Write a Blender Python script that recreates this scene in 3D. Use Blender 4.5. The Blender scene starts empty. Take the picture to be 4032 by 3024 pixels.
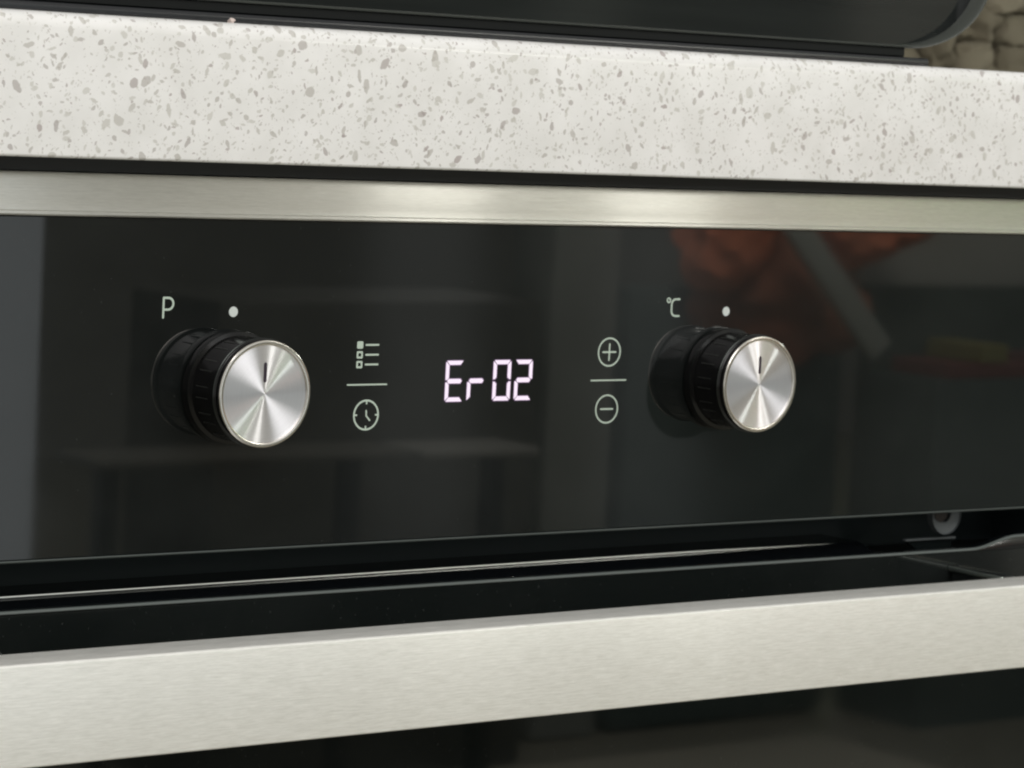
import bpy, bmesh, math, random
from mathutils import Vector, Matrix
random.seed(7)
S = bpy.context.scene
C = S.collection
# units: metres.  Origin: axis of the left knob on the front face of the control glass; +X right, +Z up, -Y towards the viewer.
# ------------------------------------------------------------------ camera
cam = bpy.data.cameras.new('camera')
camo = bpy.data.objects.new('camera', cam); C.objects.link(camo)
camo.location = (-0.61284, -0.96737, 0.11306)
camo.rotation_euler = (1.47745034, -0.05225622, -0.64774033)
cam.sensor_fit = 'HORIZONTAL'; cam.sensor_width = 36.0; cam.lens = 112.7875
cam.clip_start = 0.05; cam.clip_end = 60
cam.dof.use_dof = True; cam.dof.focus_distance = 1.13; cam.dof.aperture_fstop = 30
S.camera = camo
# ------------------------------------------------------------------ world, lamps, exposure
w = bpy.data.worlds.new('World'); S.world = w; w.use_nodes = True
bg = w.node_tree.nodes['Background']; bg.inputs[0].default_value = (1.0, 0.99, 0.945, 1); bg.inputs[1].default_value = 0.60
S.view_settings.view_transform = 'Standard'; S.view_settings.look = 'None'
S.cycles.pixel_filter_type = 'BLACKMAN_HARRIS'; S.cycles.filter_width = 2.1
S.view_settings.exposure = 0.0; S.view_settings.gamma = 1.0
def area(name, loc, target, sx, sy, watts, col):
    l = bpy.data.lights.new(name, 'AREA'); l.shape = 'RECTANGLE'; l.size = sx; l.size_y = sy; l.energy = watts; l.color = col
    o = bpy.data.objects.new(name, l); C.objects.link(o); o.location = loc
    o.rotation_euler = (Vector(target) - Vector(loc)).to_track_quat('-Z', 'Y').to_euler()
    return o
area('key_light', (-0.25, -1.75, 1.45), (0.15, 0, 0), 2.0, 1.5, 32, (1.0, 0.97, 0.96))  # added broad key light, in place of the bright ceiling's bounce
area('ceiling_spot', (3.4, -4.45, 1.2), (0.1, 0, 0), 0.26, 0.26, 9.5, (1.0, 0.985, 0.92))
area('ceiling_spot', (4.2, -4.75, 0.95), (0.1, 0, 0), 0.26, 0.26, 9.5, (1.0, 0.985, 0.92))
area('window_light', (3.8, -1.3, 1.15), (0.1, 0, 0), 0.22, 0.3, 14, (0.93, 1.0, 0.93))
area('far_room_fill', (1.6, -1.2, 1.55), (2.0, -3.6, 0.1), 0.8, 0.8, 75, (1.0, 0.95, 0.85))  # unseen fill added to light the objects mirrored in the glass
# ------------------------------------------------------------------ material helpers
def mat(name, col, rough=0.5, metal=0.0, **k):
    m = bpy.data.materials.new(name); m.use_nodes = True
    b = m.node_tree.nodes['Principled BSDF']
    b.inputs['Base Color'].default_value = (*col, 1); b.inputs['Roughness'].default_value = rough; b.inputs['Metallic'].default_value = metal
    for a, v in k.items(): b.inputs[a.replace('_', ' ')].default_value = v
    return m
def N(m, typ, **k):
    n = m.node_tree.nodes.new(typ)
    for a, v in k.items(): setattr(n, a, v)
    return n
def L(m, a, b): m.node_tree.links.new(a, b)
def P(m): return m.node_tree.nodes['Principled BSDF']
def math_(m, op, a, b=None, clamp=False):
    n = N(m, 'ShaderNodeMath', operation=op, use_clamp=clamp)
    for i, v in enumerate((a, b)):
        if v is None: continue
        if isinstance(v, (int, float)): n.inputs[i].default_value = v
        else: L(m, v, n.inputs[i])
    return n.outputs[0]
def vmath(m, op, a, b=None):
    n = N(m, 'ShaderNodeVectorMath', operation=op)
    for i, v in enumerate((a, b)):
        if v is None: continue
        if isinstance(v, tuple): n.inputs[i].default_value = v
        else: L(m, v, n.inputs[i])
    return n.outputs[0]
def ramp(m, fac, pts):
    n = N(m, 'ShaderNodeValToRGB'); e = n.color_ramp.elements
    while len(e) < len(pts): e.new(0.5)
    for x, (p, c) in zip(e, pts): x.position = p; x.color = (*c, 1) if isinstance(c, tuple) else (c, c, c, 1)
    L(m, fac, n.inputs[0]); return n.outputs[0]
def obj_co(m): return N(m, 'ShaderNodeTexCoord').outputs['Object']
def noise(m, co, scale, detail=3, rough=.5):
    n = N(m, 'ShaderNodeTexNoise'); n.inputs['Scale'].default_value = scale; n.inputs['Detail'].default_value = detail; n.inputs['Roughness'].default_value = rough
    L(m, co, n.inputs['Vector']); return n
def mapping(m, co, scale, loc=(0, 0, 0)):
    n = N(m, 'ShaderNodeMapping'); n.inputs['Scale'].default_value = scale; n.inputs['Location'].default_value = loc; L(m, co, n.inputs['Vector']); return n.outputs[0]
def bump(m, h, strength, dist):
    n = N(m, 'ShaderNodeBump'); n.inputs['Strength'].default_value = strength; n.inputs['Distance'].default_value = dist
    L(m, h, n.inputs['Height']); L(m, n.outputs[0], P(m).inputs['Normal'])
def mixc(m, fac, a, b):
    n = N(m, 'ShaderNodeMix', data_type='RGBA')
    if isinstance(fac, (int, float)): n.inputs[0].default_value = fac
    else: L(m, fac, n.inputs[0])
    for i, v in ((6, a), (7, b)):
        if isinstance(v, tuple): n.inputs[i].default_value = (*v, 1)
        else: L(m, v, n.inputs[i])
    return n.outputs[2]

# --- brushed steel (grooves along X: rough direction = Z)
def brushed(name, col, rough, aniso, metal, lo, hi, streak=0.5, fine=(90, 1500, 1500)):
    m = mat(name, col, rough, metal, Anisotropic=aniso)
    co = obj_co(m)
    n1 = noise(m, mapping(m, co, fine), 1.0, 4, .65).outputs[0]
    n2 = noise(m, mapping(m, co, (260, 3000, 3000), (3, 1, 2)), 1.0, 3, .6).outputs[0]
    n3 = noise(m, mapping(m, co, (9, 16, 16)), 1.0, 3).outputs[0]
    s = math_(m, 'ADD', math_(m, 'MULTIPLY', n1, .6), math_(m, 'MULTIPLY', n2, .4))
    c = ramp(m, s, [(0.34, lo), (0.66, hi)])
    c = mixc(m, math_(m, 'MULTIPLY', ramp(m, n3, [(.35, 0.0), (.65, 1.0)]), .12), c, tuple(x * .8 for x in col))
    L(m, c, P(m).inputs['Base Color'])
    L(m, ramp(m, n1, [(.3, max(.02, rough - .06)), (.7, rough + .06)]), P(m).inputs['Roughness'])
    g = N(m, 'ShaderNodeBsdfAnisotropic'); g.inputs['Roughness'].default_value = .215; g.inputs['Anisotropy'].default_value = .85
    tx = N(m, 'ShaderNodeCombineXYZ'); tx.inputs[0].default_value = 1.0; L(m, tx.outputs[0], g.inputs['Tangent']); L(m, c, g.inputs['Color'])
    ms = N(m, 'ShaderNodeMixShader'); ms.inputs[0].default_value = streak
    L(m, P(m).outputs[0], ms.inputs[1]); L(m, g.outputs[0], ms.inputs[2]); L(m, ms.outputs[0], m.node_tree.nodes['Material Output'].inputs['Surface'])
    t = N(m, 'ShaderNodeCombineXYZ'); t.inputs[2].default_value = 1.0
    L(m, t.outputs[0], P(m).inputs['Tangent'])
    return m
M = {}
M['handle'] = brushed('brushed_handle_steel', (.93, .92, .87), .40, .6, .55, (.78, .775, .73), (1.0, .995, .96), .04)
M['trim'] = brushed('brushed_trim_steel', (.86, .85, .81), .40, 1.0, 1.0, (.76, .75, .705), (.92, .91, .865), .22)
# --- control glass
def glass_black(name, base=.0035, rough=.016, smear=True):
    m = mat(name, (base, base * 1.3, base * 1.25), rough, 0, IOR=1.52)
    co = obj_co(m)
    n1 = noise(m, mapping(m, co, (6, 6, 9)), 1.0, 4, .6).outputs[0]
    L(m, ramp(m, n1, [(.38, rough * .7), (.72, rough * 2.2)]), P(m).inputs['Roughness'])
    n2 = noise(m, mapping(m, co, (5, 5, 7), (4, 2, 1)), 1.0, 5, .65).outputs[0]
    dust = noise(m, co, 900, 1, .5).outputs[0]
    sp = math_(m, 'MULTIPLY', ramp(m, dust, [(.74, 0.0), (.80, 1.0)]), .05)
    film = math_(m, 'MULTIPLY', ramp(m, n2, [(.42, 0.0), (.75, 1.0)]), .018)
    L(m, mixc(m, math_(m, 'ADD', sp, film), (base, base * 1.3, base * 1.25), (.55, .58, .55)), P(m).inputs['Base Color'])
    if smear:   # fine horizontal wiping marks: a weak anisotropic second lobe
        g = N(m, 'ShaderNodeBsdfAnisotropic'); g.inputs['Color'].default_value = (.9, .95, 1, 1); g.inputs['Roughness'].default_value = .21; g.inputs['Anisotropy'].default_value = .86
        t = N(m, 'ShaderNodeCombineXYZ'); t.inputs[0].default_value = 1.0; L(m, t.outputs[0], g.inputs['Tangent'])
        mx = N(m, 'ShaderNodeMixShader'); mx.inputs[0].default_value = .009
        L(m, P(m).outputs[0], mx.inputs[1]); L(m, g.outputs[0], mx.inputs[2])
        L(m, mx.outputs[0], m.node_tree.nodes['Material Output'].inputs['Surface'])
    return m
M['glass'] = glass_black('black_control_glass')
M['door_glass'] = glass_black('black_door_glass', .006, .03, False)
M['glass_edge'] = mat('grey_glass_edge', (.085, .10, .095), .35, 0)  # polished edge; the grey of its reflection is put into the colour
M['black'] = mat('matt_black_sheet', (.006, .007, .007), .45)
M['black_gloss'] = mat('black_enamel', (.004, .005, .006), .16)
M['recess'] = mat('dark_recess', (.022, .032, .034), .6, 0, Specular_IOR_Level=.25)
M['rail'] = mat('enamelled_rail', (.012, .016, .016), .16, .3)
M['post'] = mat('gloss_black_post', (.012, .014, .014), .10, 0, IOR=1.6)
M['washer'] = mat('grey_zinc', (.115, .128, .132), .5, .2)
M['rust'] = mat('brown_bore', (.02, .013, .009), .6)
M['print'] = mat('grey_green_print', (.47, .56, .48), .6)
M['dot'] = mat('pale_print', (.62, .67, .64), .6)
M['knob'] = mat('gloss_black_knob', (.005, .005, .005), .16, 0, IOR=1.5, Specular_IOR_Level=.34)
M['grip'] = mat('highlit_black_grip', (.028, .030, .027), .3)  # lighter than the knob: highlights at the notch edges put into the colour
M['knob_edge'] = mat('dark_chrome_line', (.045, .05, .047), .22, .9)
M['ring'] = mat('polished_chrome_ring', (.66, .63, .58), .2, 1.0)
M['mark'] = mat('dark_mark', (.018, .008, .02), .5)
m = M['led'] = mat('lit_display', (.02, .02, .02), .5)
P(m).inputs['Emission Color'].default_value = (1.0, .86, 1.0, 1); P(m).inputs['Emission Strength'].default_value = .98
m = M['led_glow'] = mat('lilac_segment_glow', (.02, .02, .02), .5)
P(m).inputs['Emission Color'].default_value = (.62, .34, .72, 1); P(m).inputs['Emission Strength'].default_value = .22  # lilac glow around the lit segments, imitated by a faint emission
m = M['halo'] = mat('led_window', (.006, .006, .007), .5)
# spun disc
m = M['disc'] = mat('spun_aluminium', (.80, .79, .80), .31, 1.0, Anisotropic=1.0)
co = obj_co(m)
rad = vmath(m, 'NORMALIZE', vmath(m, 'MULTIPLY', co, (1, 0, 1)))
L(m, rad, P(m).inputs['Tangent'])
ln = N(m, 'ShaderNodeVectorMath', operation='LENGTH'); L(m, vmath(m, 'MULTIPLY', co, (1, 0, 1)), ln.inputs[0])
wv = N(m, 'ShaderNodeTexNoise', noise_dimensions='1D'); wv.inputs['Scale'].default_value = 3500; wv.inputs['Detail'].default_value = 2; L(m, ln.outputs['Value'], wv.inputs['W'])
L(m, ramp(m, wv.outputs[0], [(.3, (.84, .83, .87)), (.7, (.95, .945, .985))]), P(m).inputs['Base Color'])
g = N(m, 'ShaderNodeBsdfAnisotropic'); g.inputs['Roughness'].default_value = .24; g.inputs['Anisotropy'].default_value = .82; g.inputs['Color'].default_value = (.93, .93, .96, 1)
cr_ = N(m, 'ShaderNodeVectorMath', operation='CROSS_PRODUCT'); L(m, rad, cr_.inputs[0]); cr_.inputs[1].default_value = (0, 1, 0); L(m, cr_.outputs[0], g.inputs['Tangent'])
ms = N(m, 'ShaderNodeMixShader'); ms.inputs[0].default_value = .45
L(m, P(m).outputs[0], ms.inputs[1]); L(m, g.outputs[0], ms.inputs[2]); L(m, ms.outputs[0], m.node_tree.nodes['Material Output'].inputs['Surface'])
# quartz worktop: crushed stone chips in white resin
m = M['quartz'] = mat('white_quartz_with_grey_chips', (.8, .8, .77), .22, 0)
co = obj_co(m)
wob = noise(m, co, 420, 3, .6)
wv_ = N(m, 'ShaderNodeVectorMath', operation='SCALE'); L(m, vmath(m, 'SUBTRACT', wob.outputs['Color'], (.5, .5, .5)), wv_.inputs[0]); wv_.inputs['Scale'].default_value = .0016
cow = vmath(m, 'ADD', co, wv_.outputs[0])
base = mixc(m, ramp(m, noise(m, co, 60, 4).outputs[0], [(.35, 0.0), (.65, 1.0)]), (.775, .77, .75), (.835, .83, .815))
colr = base
def chips(scale, keep, rmin, rmax, strength, ofs):
    global colr
    c2 = vmath(m, 'ADD', cow, ofs)
    v = N(m, 'ShaderNodeTexVoronoi'); v.inputs['Scale'].default_value = scale; v.inputs['Randomness'].default_value = .9; L(m, c2, v.inputs['Vector'])
    df = vmath(m, 'SUBTRACT', c2, v.outputs['Position'])       # offset from the chip's centre (already in metres)
    sep = N(m, 'ShaderNodeSeparateColor'); L(m, v.outputs['Color'], sep.inputs[0])
    rt = N(m, 'ShaderNodeVectorRotate', rotation_type='AXIS_ANGLE'); rt.inputs['Axis'].default_value = (.3, 1, .2)
    L(m, df, rt.inputs['Vector']); L(m, math_(m, 'MULTIPLY', sep.outputs[0], 19.0), rt.inputs['Angle'])
    st = N(m, 'ShaderNodeCombineXYZ'); L(m, math_(m, 'ADD', .62, math_(m, 'MULTIPLY', math_(m, 'FRACT', math_(m, 'MULTIPLY', sep.outputs[1], 7.3)), .42)), st.inputs[0]); st.inputs[1].default_value = 1.0; L(m, math_(m, 'ADD', 1.05, math_(m, 'MULTIPLY', math_(m, 'FRACT', math_(m, 'MULTIPLY', sep.outputs[2], 5.7)), 1.25)), st.inputs[2])
    q = N(m, 'ShaderNodeSeparateXYZ'); L(m, vmath(m, 'MULTIPLY', rt.outputs[0], st.outputs[0]), q.inputs[0])
    ax = math_(m, 'ABSOLUTE', q.outputs[0]); az = math_(m, 'ABSOLUTE', q.outputs[2]); ay = math_(m, 'ABSOLUTE', q.outputs[1])
    pw = lambda a: math_(m, 'POWER', math_(m, 'MULTIPLY', a, scale), 1.7)
    rr = math_(m, 'POWER', math_(m, 'ADD', math_(m, 'ADD', pw(ax), pw(ay)), pw(az)), 1 / 1.7)
    rad = math_(m, 'ADD', rmin, math_(m, 'MULTIPLY', math_(m, 'POWER', math_(m, 'FRACT', math_(m, 'MULTIPLY', sep.outputs[0], 11.1)), 1.6), rmax - rmin))
    inside = math_(m, 'MULTIPLY', math_(m, 'SUBTRACT', rad, rr), 14.0, True)
    on = math_(m, 'LESS_THAN', math_(m, 'FRACT', math_(m, 'MULTIPLY', sep.outputs[1], 3.7)), keep)
    tone = ramp(m, math_(m, 'FRACT', math_(m, 'MULTIPLY', sep.outputs[2], 9.1)), [(0, (.57, .56, .515)), (.35, (.50, .485, .44)), (.65, (.42, .395, .36)), (.88, (.35, .31, .295)), (1, (.30, .235, .225))])
    colr = mixc(m, math_(m, 'MULTIPLY', math_(m, 'MULTIPLY', inside, on), strength), colr, tone)
chips(800, .55, .12, .46, .42, (.11, .23, .37))
chips(490, .68, .12, .50, .58, (.51, .03, .17))
chips(330, .60, .14, .50, .66, (.21, .13, .07))
chips(205, .50, .20, .50, .66, (.01, .33, .27))
L(m, colr, P(m).inputs['Base Color'])
# ------------------------------------------------------------------ mesh helpers
def link(name, bm, material, parent=None, smooth=False, loc=None):
    me = bpy.data.meshes.new(name); bmesh.ops.recalc_face_normals(bm, faces=bm.faces[:]); bm.to_mesh(me); bm.free()
    me.materials.append(material)
    if smooth:
        for p in me.polygons: p.use_smooth = True
        try: me.set_sharp_from_angle(angle=math.radians(35))
        except Exception: pass
    o = bpy.data.objects.new(name, me); C.objects.link(o)
    if parent: o.parent = parent
    if loc: o.location = loc
    return o
def tag(o, label=None, cat=None, group=None, kind=None):
    for a, v in (('label', label), ('category', cat), ('group', group), ('kind', kind)):
        if v: o[a] = v
    return o
def empty(name, loc=(0, 0, 0)):
    o = bpy.data.objects.new(name, None); C.objects.link(o); o.location = loc; o.empty_display_size = .02; return o
def box(bm, x0, x1, y0, y1, z0, z1, bev=0, seg=2, edges=None):
    v = [bm.verts.new((x, y, z)) for x in (x0, x1) for y in (y0, y1) for z in (z0, z1)]
    f = [bm.faces.new([v[i] for i in q]) for q in ((0, 1, 3, 2), (4, 6, 7, 5), (0, 4, 5, 1), (2, 3, 7, 6), (0, 2, 6, 4), (1, 5, 7, 3))]
    if bev:
        es = list({e for q in f for e in q.edges})
        bmesh.ops.bevel(bm, geom=es, offset=bev, segments=seg, affect='EDGES', profile=.5)
def boxo(name, dims, material, parent=None, bev=0, seg=2):
    bm = bmesh.new(); box(bm, *dims, bev=bev, seg=seg); return link(name, bm, material, parent, bev > 0)
def sweep_x(name, prof, x0, x1, material, parent=None, n=1, smooth=True):
    """closed (y,z) profile extruded along X"""
    bm = bmesh.new(); rows = []
    for i in range(n + 1):
        x = x0 + (x1 - x0) * i / n
        rows.append([bm.verts.new((x, y, z)) for y, z in prof])
    k = len(prof)
    for a, b in zip(rows, rows[1:]):
        for i in range(k): bm.faces.new((a[i], a[(i + 1) % k], b[(i + 1) % k], b[i]))
    bm.faces.new(rows[0]); bm.faces.new(rows[-1][::-1])
    return link(name, bm, material, parent, smooth)
def round_prof(y0, y1, z0, z1, r, seg=5):
    """rounded rectangle; r = radii (front-bottom, back-bottom, back-top, front-top)"""
    pts = []
    for (cy, cz, a0), rr in zip(((y0, z0, 180), (y1, z0, 270), (y1, z1, 0), (y0, z1, 90)), r):
        sy = 1 if cy == y0 else -1; sz = 1 if cz == z0 else -1
        if rr <= 0: pts.append((cy, cz)); continue
        for i in range(seg + 1):
            a = math.radians(a0 + 90 * i / seg)
            pts.append((cy + sy * rr + rr * math.cos(a), cz + sz * rr + rr * math.sin(a)))
    return pts
def lathe(name, prof, material, parent=None, n=96, loc=None, closed=False):
    """profile of (radius, height out of the panel) turned about the Y axis"""
    bm = bmesh.new(); rings = []
    for r, h in prof:
        if r < 1e-7: rings.append([bm.verts.new((0, -h, 0))])
        else: rings.append([bm.verts.new((r * math.cos(2 * math.pi * i / n), -h, r * math.sin(2 * math.pi * i / n))) for i in range(n)])
    pr = list(zip(rings, rings[1:]))
    if closed: pr.append((rings[-1], rings[0]))
    for a, b in pr:
        if len(a) == 1 and len(b) == 1: continue
        for i in range(n):
            j = (i + 1) % n
            if len(a) == 1: bm.faces.new((a[0], b[i], b[j]))
            elif len(b) == 1: bm.faces.new((a[i], a[j], b[0]))
            else: bm.faces.new((a[i], a[j], b[j], b[i]))
    return link(name, bm, material, parent, True, loc)
# flat print: strokes / rings / discs lying 0.06 mm proud of the glass
PY0, PY1 = 0.0, -0.00008
def poly(bm, pts, y0=PY0, y1=None):
    y1 = PY1 if y1 is None else y1
    a = [bm.verts.new((x, y1, z)) for x, z in pts]; b = [bm.verts.new((x, y0 + .00005, z)) for x, z in pts]
    bm.faces.new(a); bm.faces.new(b[::-1])
    for i in range(len(pts)):
        j = (i + 1) % len(pts); bm.faces.new((a[i], b[i], b[j], a[j]))
def stroke(bm, pts, wd, cap=True):
    """polyline with round joins"""
    h = wd / 2
    left, right = [], []
    P_ = [Vector(p) for p in pts]
    for i, p in enumerate(P_):
        if i == 0: d = (P_[1] - p).normalized()
        elif i == len(P_) - 1: d = (p - P_[i - 1]).normalized()
        else: d = ((P_[i + 1] - p).normalized() + (p - P_[i - 1]).normalized()).normalized()
        nn = Vector((-d.y, d.x))
        left.append(p + nn * h); right.append(p - nn * h)
    def arc(c, d, n=5):
        a0 = math.atan2(d.y, d.x)
        return [c + Vector((math.cos(a0 + math.pi / 2 - math.pi * i / n), math.sin(a0 + math.pi / 2 - math.pi * i / n))) * h for i in range(1, n)]
    d1 = (P_[-1] - P_[-2]).normalized(); d0 = (P_[0] - P_[1]).normalized()
    out = left + (arc(P_[-1], d1) if cap else []) + right[::-1] + (arc(P_[0], d0) if cap else [])
    # quads for a long stroke
    poly_strip(bm, left, right)
    if cap:
        poly(bm, [left[-1]] + arc(P_[-1], d1) + [right[-1]]); poly(bm, [right[0]] + arc(P_[0], d0) + [left[0]])
def poly_strip(bm, left, right):
    for i in range(len(left) - 1): poly(bm, [left[i], left[i + 1], right[i + 1], right[i]])
def ringp(bm, cx, cz, ro, ri, n=56):
    c = lambda r, i: (cx + r * math.cos(2 * math.pi * i / n), cz + r * math.sin(2 * math.pi * i / n))
    o1 = [bm.verts.new((c(ro, i)[0], PY1, c(ro, i)[1])) for i in range(n)]; o0 = [bm.verts.new((c(ro, i)[0], .00005, c(ro, i)[1])) for i in range(n)]
    i1 = [bm.verts.new((c(ri, i)[0], PY1, c(ri, i)[1])) for i in range(n)]; i0 = [bm.verts.new((c(ri, i)[0], .00005, c(ri, i)[1])) for i in range(n)]
    for i in range(n):
        j = (i + 1) % n
        bm.faces.new((o1[i], o1[j], i1[j], i1[i])); bm.faces.new((o0[i], o1[i], o1[j], o0[j])); bm.faces.new((i0[i], i0[j], i1[j], i1[i]))
def disc(bm, cx, cz, r, n=40): poly(bm, [(cx + r * math.cos(2 * math.pi * i / n), cz + r * math.sin(2 * math.pi * i / n)) for i in range(n)])
mm = .001
# ------------------------------------------------------------------ large structure: worktop, housing, splashback
XL, XR = -.75, 1.15
ct = sweep_x('worktop', round_prof(-.020, .58, .0805, .1290, (.0012, 0, 0, .0055), 8), XL, XR, M['quartz'])
tag(ct, 'thick white quartz worktop edge with grey and tan stone chips above the oven', 'worktop')
# oven
OX0, OX1 = -.1535, .4685
oven = tag(empty('built_in_oven', (0, 0, 0)), 'black glass built in oven with two silver knobs and lit Er02 display', 'oven')
boxo('oven_body', (OX0 + .02, OX1 - .02, .0062, .50, -.0575, .074), M['black'], oven)
boxo('oven_cavity', (OX0 + .02, OX1 - .02, .030, .50, -.52, -.0806), M['black'], oven)
# steel trim strip over the glass, slightly hollow face with a lip below
prof = [(.012, .0747), (.0012, .0747), (.0002, .0744), (-.0004, .0737)]
for i in range(1, 9):
    t_ = i / 9; prof.append((-.0004 - .0006 * math.sin(t_ * math.pi) * .6 - .0004 * t_, .0737 - .0117 * t_))
prof += [(-.0010, .0620), (-.0018, .0616), (-.0019, .0607), (-.0010, .0601), (.012, .0601)]
tr = sweep_x('trim_strip', prof, OX0, OX1, M['trim'], oven)
boxo('sealing_strip', (OX0, OX1, .004, .020, .0752, .0800), M['black'], oven)
# control panel
panel = boxo('control_panel', (OX0, OX1, .0000, .0060, -.0586, .0598), M['glass'], oven, .0003, 1)
sweep_x('panel_edge', [(-.0001, -.0588), (-.0001, -.0592), (.0005, -.0597), (.0055, -.0597), (.0055, -.0588)], OX0, OX1, M['glass_edge'], panel)
def pr(name, fn, material='print'):
    bm = bmesh.new(); fn(bm); return link(name, bm, M[material], panel)
def letter_P(bm):
    global PY1
    x0, w_, s = -.02900, .0042, .00078
    z0, z1 = .0250, .0320
    stroke(bm, [(x0, z0), (x0, z1)], s); PY1 -= .00002
    zt, zb = z1 - .00005, z1 - .0042; r = (zt - zb) / 2; xc = x0 + w_ - r - s * .3
    pts = [(x0, zt), (xc, zt)] + [(xc + r * math.sin(a), (zt + zb) / 2 + r * math.cos(a)) for a in [math.pi * i / 12 for i in range(1, 12)]] + [(xc, zb), (x0, zb)]
    stroke(bm, pts, s); PY1 += .00002
pr('letter', letter_P)
def degC(bm):
    ringp(bm, .20222, .03130, .00112, .00052, 32)
    s = .00078; xs, xr, zt, zb, r = .20375, .20775, .03175, .02510, .0021
    pts = [(xr, zt)] + [(xs + r - r * math.sin(a), zt - r + r * math.cos(a)) for a in [math.pi / 2 * i / 8 for i in range(9)]]
    pts += [(xs + r - r * math.cos(a), zb + r - r * math.sin(a)) for a in [math.pi / 2 * i / 8 for i in range(9)]] + [(xr, zb)]
    stroke(bm, pts, s)
pr('temperature_symbol', degC)
pr('dot', lambda bm: disc(bm, 0, .0270, .00186), 'dot'); pr('dot', lambda bm: disc(bm, .23235, .0269, .00186), 'dot')
def rsq(bm, cx, cz, h, ri=None):
    def rr(h_, r): return [(cx + sx * (h_ - r) + r * math.cos(a), cz + sz * (h_ - r) + r * math.sin(a)) for sx, sz, a0 in ((1, 1, 0), (-1, 1, 90), (-1, -1, 180), (1, -1, 270)) for a in [math.radians(a0 + 90 * i / 4) for i in range(5)]]
    o = rr(h, .00045)
    if not ri: poly(bm, o); return
    i_ = rr(ri, .0001)
    for k in range(len(o)):
        j = (k + 1) % len(o); poly(bm, [o[k], o[j], i_[j], i_[k]])
def menu(bm):
    for k, z in enumerate((.01470, .01105, .00745)):
        rsq(bm, .05553, z, .00135, None if k == 0 else .00062)
        stroke(bm, [(.0580, z), (.0640, z)], .00068, False)
pr('list_icon', menu)
pr('separator_line', lambda bm: stroke(bm, [(.0507, 0), (.0682, 0)], .00058))
pr('separator_line', lambda bm: stroke(bm, [(.1651, 0), (.1824, 0)], .00058))
def clock(bm):
    global PY1
    cx, cz = .05960, -.01128
    ringp(bm, cx, cz, .00575, .00505); PY1 -= .00002
    for dx, dz in ((1, 0), (-1, 0), (0, 1), (0, -1)): stroke(bm, [(cx + dx * .0051, cz + dz * .0051), (cx + dx * .0040, cz + dz * .0040)], .0006, False)
    stroke(bm, [(cx, cz + .0016), (cx + .0001, cz - .0003), (cx + .0017, cz - .0020)], .00062); PY1 += .00002
pr('clock_icon', clock)
def plus(bm):
    global PY1
    ringp(bm, .17340, .01105, .00573, .00510); stroke(bm, [(.17025, .01105), (.17655, .01105)], .00066); PY1 -= .00002; stroke(bm, [(.17340, .0079), (.17340, .0142)], .00066); PY1 += .00002
pr('plus_icon', plus)
def minus(bm):
    ringp(bm, .17360, -.01128, .00573, .00510); stroke(bm, [(.17065, -.01128), (.17655, -.01128)], .00066)
pr('minus_icon', minus)
# display digits: each digit a part, each lit segment a sub-part
W_, H_, T_, G_ = .0083, .01545, .00155, .00022
def segpoly(s):
    w_, h, t, g = W_, H_ / 2, T_, G_
    c = .0006  # cut corners outside
    if s == 'a': return [(c + g, h), (w_ - c - g, h), (w_ - c * .4 - g, h - c * .3), (w_ - t - g * .6, h - t), (t + g * .6, h - t), (c * .4 + g, h - c * .3)]
    if s == 'd': return [(x, -z) for x, z in segpoly('a')][::-1]
    if s == 'g': return [(g * 2 + .0003, 0), (t * .8 + g, t * .55), (w_ - t * .8 - g, t * .55), (w_ - g * 2 - .0003, 0), (w_ - t * .8 - g, -t * .55), (t * .8 + g, -t * .55)]
    if s == 'f': return [(0, g * 2.2), (0, h - c - g * .3), (c * .35, h - c * .6 - g * .7), (t - g * .2, h - t - g), (t - g * .2, t * .62 + g * 1.2), (t * .45, g * 2.2)]
    if s == 'b': return [(w_ - x, z) for x, z in segpoly('f')][::-1]
    if s == 'e': return [(x, -z) for x, z in segpoly('f')][::-1]
    if s == 'c': return [(w_ - x, -z) for x, z in segpoly('f')][::-1]
for x0, segs in ((.0951, 'afged'), (.1053, 'eg'), (.1174, 'abcdef'), (.1277, 'abged')):
    dg = boxo('display_digit', (x0 - .0006, x0 + W_ + .0006, .00012, .0002, .00075 - H_ / 2 - .0006, .00075 + H_ / 2 + .0006), M['halo'], oven)
    for s in segs:
        bm = bmesh.new(); poly(bm, [(x0 + x, .00072 + z) for x, z in segpoly(s)]); sg = link('segment', bm, M['led'], dg)
        pp = segpoly(s); cx_ = sum(x for x, z in pp) / len(pp); cz_ = sum(z for x, z in pp) / len(pp)
        bm = bmesh.new(); poly(bm, [(x0 + x + math.copysign(.00028, x - cx_), .00072 + z + math.copysign(.00028, z - cz_)) for x, z in pp], .0, -.00003); link('segment_glow', bm, M['led_glow'], dg)  # enlarged copy of the segment, added as its painted glow
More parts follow.
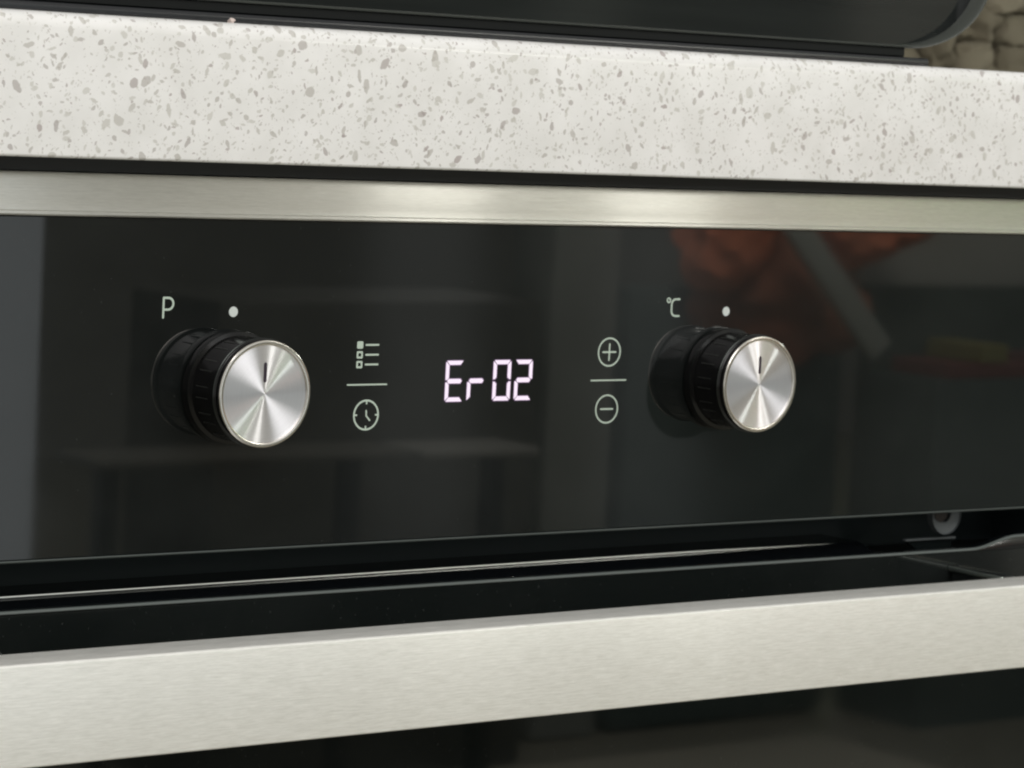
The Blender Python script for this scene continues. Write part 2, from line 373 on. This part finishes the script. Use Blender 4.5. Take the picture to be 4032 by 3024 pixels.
# knobs
def knob(x, rot):
    body = lathe('knob', [(0, .0), (.0196, 0), (.0203, .0004), (.0205, .0012), (.0205, .0036), (.0203, .0042), (.0189, .0046), (.0187, .0052), (.0189, .0186), (.0194, .0190), (.0195, .0196), (.0193, .0200), (.0188, .0204), (.01885, .0222), (.0180, .0222), (0, .0222)], M['knob'], oven, 96, (x, -.0002, 0))
    # grip hollows round the shaft (raised thin frames)
    bm = bmesh.new()
    for k in range(12):
        a = 2 * math.pi * (k + .5) / 12
        for (da, hh0, hh1) in ((-.16, .0072, .0150), (.15, .0072, .0150)):
            vs = []
            for rr_ in (.0184, .01898):
                for aa in (a + da, a + da + .018):
                    for hh in (hh0, hh1): vs.append(bm.verts.new((rr_ * math.cos(aa), -hh, rr_ * math.sin(aa))))
            for q in ((0, 1, 3, 2), (4, 6, 7, 5), (0, 4, 5, 1), (2, 3, 7, 6), (0, 2, 6, 4), (1, 5, 7, 3)): bm.faces.new([vs[i] for i in q])
    link('grip_ridges', bm, M['grip'], body)
    lathe('skirt_edge', [(.02042, .0040), (.02052, .0037), (.02057, .0040), (.0205, .0043), (.0204, .0043)], M['knob_edge'], body, 96, closed=True)
    lathe('collar_edge', [(.0192, .0200), (.01958, .0197), (.01962, .0193), (.01955, .0190), (.0191, .0190)], M['knob_edge'], body, 96, closed=True)
    lathe('knob_ring', [(.0182, .0223), (.01880, .0222), (.0190, .0226), (.0190, .0230), (.0187, .0233), (.0181, .0234), (.0175, .02325), (.01728, .0229), (.01722, .0222)], M['ring'], body, 128, closed=True)
    lathe('knob_face', [(.0173, .02262), (0, .02262)], M['disc'], body, 128)
    bm = bmesh.new(); r_ = .00062
    pts = [(r_ * math.cos(a), .01055 + r_ * math.sin(a)) for a in [math.pi * i / 8 for i in range(9)]] + [(r_ * math.cos(a), .0047 + r_ * math.sin(a)) for a in [math.pi + math.pi * i / 8 for i in range(9)]]
    poly(bm, pts, -.0226, -.02272)
    mk = link('indicator_mark', bm, M['mark'], body)
    body.rotation_euler = (0, rot, 0)
    return body
knob(0, math.radians(-.8)); knob(.232, math.radians(-1.2))
# recess between panel and door
boxo('recess_side', (OX1 - .030, OX1 - .027, .0062, .045, -.0805, -.0576), M['recess'], oven)
boxo('vent_recess', (OX0, OX1, .045, .05, -.0805, -.0576), M['recess'], oven)
bush = lathe('hinge_bush', [(.0036, .002), (.0076, .002), (.0086, .0026), (.0088, .0034), (.0088, 0), (.0036, -.0)], M['washer'], oven, 48, (.3775, .0165, -.0628))
bm = bmesh.new(); bmesh.ops.create_circle(bm, cap_ends=True, radius=.0042, segments=6, matrix=Matrix.Translation((-.0026, -.0023, .0005)) @ Matrix.Rotation(math.pi / 2, 4, 'X')); r = bmesh.ops.extrude_face_region(bm, geom=bm.faces[:]); bmesh.ops.translate(bm, verts=[v for v in r['geom'] if isinstance(v, bmesh.types.BMVert)], vec=(0, .0015, 0))
link('bush_bore', bm, M['rust'], bush)
# bracket under the bush
bm = bmesh.new()
T = [(.3575, -.0737), (.3872, -.0741), (.3872, -.0795), (.3680, -.0795)]
a = [bm.verts.new((x, .0190, z)) for x, z in T]; b = [bm.verts.new((x, .0205, z)) for x, z in T]
bm.faces.new(a); bm.faces.new(b[::-1])
for i in range(4): bm.faces.new((a[i], b[i], b[(i + 1) % 4], a[(i + 1) % 4]))
br = link('bracket', bm, M['rail'], oven)
boxo('bracket_lip', (.3572, .3874, .0170, .0189, -.0742, -.0734), M['washer'], br)
# door (turned a hair out of level, as it hangs)
door = boxo('door', (OX0, OX1, .0004, .0050, -.52, -.0775), M['door_glass'], oven, .0003, 1)
door.rotation_euler = (0, math.radians(-.06), 0)
# top edge of the glass, which steps up at the right-hand end
def ztop(x):
    t_ = min(1, max(0, (x - .381) / (.408 - .381))); return -.0764 + .0047 * (3 * t_ * t_ - 2 * t_ ** 3)
bm = bmesh.new(); rows = []
n = 140
for i in range(n + 1):
    x = OX0 + (OX1 - OX0) * i / n; z = ztop(x)
    rows.append([bm.verts.new(q) for q in ((x, .0002, -.0774), (x, .0002, z - .0007), (x, .0006, z), (x, .0052, z), (x, .0052, -.0774))])
for p0, p1 in zip(rows, rows[1:]):
    for i in range(5): bm.faces.new((p0[i], p0[(i + 1) % 5], p1[(i + 1) % 5], p1[i]))
bm.faces.new(rows[0]); bm.faces.new(rows[-1][::-1])
cap = link('door_top_cap', bm, M['black_gloss'], door, True)
bm = bmesh.new(); rows = []
for i in range(n + 1):
    x = OX0 + (OX1 - OX0) * i / n; z = ztop(x)
    rows.append([bm.verts.new(q) for q in ((x, -.00015, z - .0006), (x, .0001, z + .0001), (x, .0006, z + .0003), (x, .0006, z + .0000), (x, .0001, z - .0009))])
for p0, p1 in zip(rows, rows[1:]):
    for i in range(5): bm.faces.new((p0[i], p0[(i + 1) % 5], p1[(i + 1) % 5], p1[i]))
bm.faces.new(rows[0]); bm.faces.new(rows[-1][::-1])
link('glass_edge', bm, M['glass_edge'], door, True)
# inner rail with a polished round edge that catches the lamps
rr_ = [(.0195 + .0007 * math.cos(a), -.0746 + .0007 * math.sin(a)) for a in [2 * math.pi * i / 10 for i in range(10)]]
rl = sweep_x('inner_rail', rr_, OX0 + .01, .332, mat('polished_rail', (.62, .63, .60), .18, 1.0), door, 40); rl.rotation_euler = (0, math.radians(-.18), 0)
for v in rl.data.vertices:
    k_ = min(1, max(0, (.332 - v.co.x) / .09)); v.co.y = .0195 + (v.co.y - .0195) * k_; v.co.z = -.0746 - .0006 * (1 - k_) + (v.co.z + .0746) * k_
sweep_x('rail_shelf', [(.044, -.0752), (.0195, -.0750), (.0070, -.0795), (.0070, -.0805), (.044, -.0805)], OX0 + .01, .332, M['black_gloss'], door, 1, False).rotation_euler = (0, math.radians(-.18), 0)
# handle
hd = sweep_x('handle', round_prof(-.0500, -.0320, -.11905, -.0840, (.0008, .0006, .0006, .0010), 4), OX0 + .012, OX1 + .0, M['handle'], door)
hd.rotation_euler = (0, math.radians(-.10), 0)
for x in (OX0 + .045, .3725):
    bm = bmesh.new(); box(bm, x - .0045, x + .0045, -.0322, .0004, -.1050, -.0830, .0022, 4)
    link('handle_post', bm, M['post'], door, True)
    boxo('post_glint', (x - .0058, x - .0046, -.0318, .0002, -.0850, -.0832), mat('bright_post_glint', (.82, .90, .84), .3, 1.0), door, .0003, 2)  # thin bright bar added to imitate the highlight along the post
# ------------------------------------------------------------------ black appliance on the worktop
app = tag(empty('table_top_appliance', (.05, .10, .129)), 'black glossy appliance with rounded glass corner standing on white worktop', 'appliance')
AX0 = -.62
def child(o):
    o.parent = app; o.matrix_parent_inverse = Matrix.Translation(app.location).inverted(); return o
child(sweep_x('base_plate', round_prof(.000, .20, .12905, .1325, (.0008, 0, 0, .0013), 4), AX0, .336, mat('grey_base', (.010, .011, .013), .22)))
child(boxo('base_recess', (AX0 + .003, .328, .0060, .19, .1326, .1366), mat('base_black', (.003, .004, .004), .5, 0, Specular_IOR_Level=.2), None, .0005, 1))
def outline(inset, h=.16, n=16):
    """front outline (x,z): bottom edge, elliptical corner, right side"""
    x1, z0 = .3765 - inset, .1362 + inset * .6
    rx, rz = .050 - inset, .036 - inset * .6
    pts = [(AX0 + inset, z0 + h), (AX0 + inset, z0)]
    for i in range(1, 40): pts.append((AX0 + inset + (x1 - rx - AX0 - inset) * i / 40, z0))
    pts += [(x1 - rx + rx * math.sin(a) ** .95, z0 + rz - rz * math.cos(a) ** .95) for a in [math.pi / 2 * i / n for i in range(n + 1)]]
    pts.append((x1 + .001, z0 + h))
    return pts
def band(name, loops, material, smooth=True, fill=None):
    bm = bmesh.new(); R_ = [[bm.verts.new((x, y, z)) for x, z in pts] for pts, y in loops]
    for a, b in zip(R_, R_[1:]):
        for i in range(len(a) - 1): bm.faces.new((a[i], a[i + 1], b[i + 1], b[i]))
    if fill is not None: bm.faces.new(R_[fill])
    return link(name, bm, material, None, smooth)
m = M['rim'] = mat('pale_green_glass_rim', (.11, .12, .107), .14, 0, IOR=1.5, Transmission_Weight=.35)
child(band('glass_rim', [(outline(0), .19), (outline(0), .006), (outline(.0007), .0045), (outline(.0016), .0042), (outline(.0022), .0050), (outline(.0026), .0130)], m))
m = M['appl'] = mat('black_appliance_glass', (.016, .018, .018), .08, 0, Specular_IOR_Level=.33)
co = obj_co(m)
L(m, ramp(m, noise(m, mapping(m, co, (5, 40, 90)), 1.0, 4).outputs[0], [(.3, (.008, .010, .010)), (.7, (.015, .018, .017))]), P(m).inputs['Base Color'])
child(band('front_glass', [(outline(.0022), .0125), (outline(.0022), .19)], m, True, 0))
# crumb on the worktop edge
bm = bmesh.new(); bmesh.ops.create_icosphere(bm, subdivisions=2, radius=.0013)
for v in bm.verts: v.co *= 1 + random.uniform(-.3, .3); v.co.z *= .8
cr = link('crumb', bm, mat('pale_crumb', (.62, .52, .48), .7), None, False, (-.0105, -.0125, .1298)); cr.location = (-.0140, -.0125, .1298)
tag(cr, 'tiny pale pinkish crumb on the top edge of the worktop', 'crumb')
# ------------------------------------------------------------------ rough stone splashback behind the worktop
sp = tag(empty('stone_splashback', (.6, .60, .13)), 'rough brown and beige stone wall behind the worktop at top right', 'wall')
def schild(o): o.parent = sp; o.matrix_parent_inverse = Matrix.Translation(sp.location).inverted(); return o
m = mat('stone', (.3, .26, .19), .85); co = obj_co(m)
oi = N(m, 'ShaderNodeObjectInfo').outputs['Random']
c1 = ramp(m, oi, [(0, (.16, .13, .08)), (.4, (.30, .255, .17)), (.75, (.42, .365, .26)), (1, (.26, .225, .155))])
c2 = ramp(m, noise(m, co, 75, 6, .7).outputs[0], [(.34, (.12, .10, .06)), (.48, (.34, .30, .20)), (.66, (.56, .51, .38))])
L(m, mixc(m, .6, c1, c2), P(m).inputs['Base Color']); bump(m, noise(m, co, 90, 6, .7).outputs[0], .9, .004)
M['stone'] = m
schild(boxo('mortar', (.2, 1.6, .605, .64, .08, .62), mat('dark_mortar', (.045, .042, .034), .9)))
from mathutils import noise as mnoise
stone_me = []
z = .105; row = 0
while z < .32:
    hgt = random.uniform(.018, .030); x = .76 + random.uniform(-.03, .0)
    while x < 1.27:
        wd = random.uniform(.020, .048)
        if len(stone_me) < 14:
            bm = bmesh.new(); bmesh.ops.create_icosphere(bm, subdivisions=3, radius=1); off = Vector((random.uniform(0, 99), 3, 7))
            for v in bm.verts:
                q = Vector([math.copysign(abs(c) ** .6, c) for c in v.co])
                v.co = q * (1 + .30 * mnoise.noise(q * 1.6 + off) + .20 * mnoise.noise(q * 4.2 + off) + .08 * mnoise.noise(q * 9 + off))
            o = link('stone', bm, M['stone'], None, True); stone_me.append(o.data)
        else:
            o = bpy.data.objects.new('stone', random.choice(stone_me)); C.objects.link(o)
        o.location = (x + wd / 2, .600, z + hgt / 2 + random.uniform(-.006, .006)); o.scale = (wd * .5, random.uniform(.010, .024), hgt * .52)
        o.rotation_euler = (0, random.uniform(-.5, .5) + random.choice((0, math.pi)), 0); schild(o)
        x += wd
    z += hgt; row += 1
# ------------------------------------------------------------------ what the black glass mirrors: the far side of the kitchen
tag(boxo('floor', (-4, 10, -6.5, .6, -.83, -.80), mat('floor_tiles', (.22, .21, .17), .5)), kind='structure')
tag(boxo('far_wall', (-1.5, 9.0, -5.6, -5.5, -.80, 1.9), mat('far_wall_paint', (.30, .30, .275), .8)), kind='structure')
def seen(name, dims, material, label, cat, bev=.01): return tag(boxo(name, dims, material, None, bev, 2), label, cat)
m = mat('daylit_pane', (.1, .1, .1), .4); P(m).inputs['Emission Color'].default_value = (.9, .97, 1.0, 1); P(m).inputs['Emission Strength'].default_value = .95
wn = seen('tall_window', (.75, 1.31, -2.53, -2.50, -.8, 1.2), m, 'tall pale window mirrored at the left end of the oven glass', 'window')
seen('dark_cupboard', (1.50, 2.01, -2.62, -2.40, -.80, -.172), mat('cupboard_brown', (.07, .07, .06), .6), 'low dark cupboard mirrored behind the left knob and the display', 'cupboard')
seen('pale_pillar', (2.10, 2.22, -2.6, -2.5, -.8, 1.6), mat('pillar_paint', (.28, .30, .28), .7), 'pale pillar mirrored between the display and the plus and minus icons', 'pillar')
seen('dark_curtain', (2.24, 2.66, -2.56, -2.50, -.8, -.16), mat('green_black_cloth', (.07, .10, .095), .9), 'dark green curtain mirrored left of the right knob', 'curtain', .02)
M['orange'] = mat('terracotta_cloth', (.78, .24, .12), .8)
def cloth(loc, sx, sz, lab, mt, seed):
    bm = bmesh.new(); bmesh.ops.create_icosphere(bm, subdivisions=4, radius=1)
    for v in bm.verts:
        q = v.co; n_ = mnoise.noise(q * 1.5 + Vector((seed, 0, 0))) * .45 + mnoise.noise(q * 4 + Vector((0, seed, 0))) * .16 + mnoise.ridged_multi_fractal(q * 2, 1, 2, 3, 1, 2) * .06
        v.co = Vector((q.x * sx, q.y * .06, q.z * sz)) * (1 + n_)
    tag(link('orange_bag', bm, mt, None, True, loc), lab, 'bag', 'orange bags mirrored in the glass')
cloth((2.36, -2.44, -.070), .070, .085, 'crumpled orange bag mirrored above the degree sign', M['orange'], 1)
cloth((2.62, -2.44, -.055), .100, .060, 'small orange bag mirrored above the right knob', M['orange'], 5)
cloth((2.50, -2.48, -.175), .150, .090, 'wide dark orange bag mirrored just behind the right knob', mat('dark_terracotta_cloth', (.34, .13, .08), .8), 9)
seen('pale_board', (2.72, 3.9, -2.60, -2.55, -.165, .8), mat('board_paint', (.50, .50, .46), .7), 'pale board mirrored at the top right of the oven glass', 'board')
bm = bmesh.new(); box(bm, -.022, .022, -.008, .008, -.13, .13, .006, 2)
for v in bm.verts: v.co.x += .012 * math.sin(v.co.z * 30)
tw = link('hanging_towel', bm, mat('pale_towel', (.34, .36, .33), .9), None, True, (2.50, -2.36, -.15)); tw.rotation_euler = (0, math.radians(-42), 0)
tag(tw, 'pale towel hanging at a slant mirrored between the orange bags', 'towel')
sh = tag(empty('book_shelf', (2.9, -2.4, -.3)), 'dark shelf with coloured books mirrored right of the right knob', 'shelf')
def shc(o): o.parent = sh; o.matrix_parent_inverse = Matrix.Translation(sh.location).inverted()
shc(boxo('shelf_board', (2.70, 3.35, -2.52, -2.35, -.80, -.285), mat('shelf_dark', (.08, .105, .10), .6)))
shc(boxo('shelf_back', (2.70, 3.35, -2.52, -2.50, -.285, -.16), mat('shelf_green', (.06, .08, .07), .6)))
for x0, x1, z0, z1, c in ((2.74, 2.93, -.2849, -.262, (.17, .045, .04)), (2.81, 2.865, -.2618, -.235, (.22, .20, .06)), (2.93, 3.10, -.2849, -.255, (.14, .05, .05))):
    tag(boxo('stacked_book', (x0, x1, -2.49, -2.37, z0, z1), mat('book', c, .6), None, .002, 1), {2.74: 'long dark red book lying lowest on the mirrored shelf', 2.81: 'yellow book lying on top of the dark red one', 2.93: 'brighter red book at the right of the mirrored stack'}[x0], 'book', 'books on the mirrored shelf')
seen('floor_mat', (1.7, 2.50, -2.34, -1.4, -.7995, -.785), mat('pale_mat', (.42, .40, .33), .9), 'pale mat on the floor mirrored at the bottom right in the oven door', 'mat')
tb = tag(empty('bench', (1.5, -2.25, -.8)), 'narrow pale bench mirrored low between the left knob and the display', 'bench')
def tbc(o): o.parent = tb; o.matrix_parent_inverse = Matrix.Translation(tb.location).inverted()
tbc(boxo('bench_top', (1.22, 1.66, -2.30, -2.20, -.350, -.338), mat('pale_laminate', (.13, .127, .11), .6), None, .005))
tbc(boxo('bench_top', (1.68, 1.86, -2.30, -2.20, -.352, -.340), mat('white_laminate', (.26, .26, .24), .6), None, .005))
for lx in (1.26, 1.60, 1.82): tbc(boxo('leg', (lx - .012, lx + .012, -2.26, -2.235, -.80, -.3525), M['black'], None, .003))
m = mat('garden_daylight', (.1, .1, .1), .5); P(m).inputs['Emission Color'].default_value = (.52, .92, .36, 1); P(m).inputs['Emission Strength'].default_value = 3.0
seen('garden_window', (5.55, 7.6, -5.49, -5.45, .60, 1.9), m, 'wide window onto green garden mirrored at right end of the steel trim', 'window')
# cabinet boards either side of the oven (outside the frame)
tag(boxo('cabinet_side', (XL, OX0 - .003, .003, .56, -.72, .0785), mat('white_board', (.72, .72, .69), .4)), 'white cabinet board left of the oven', 'cabinet')
tag(boxo('cabinet_side', (OX1 + .003, XR, .003, .56, -.72, .0785), bpy.data.materials['white_board']), 'white cabinet board right of the oven', 'cabinet')
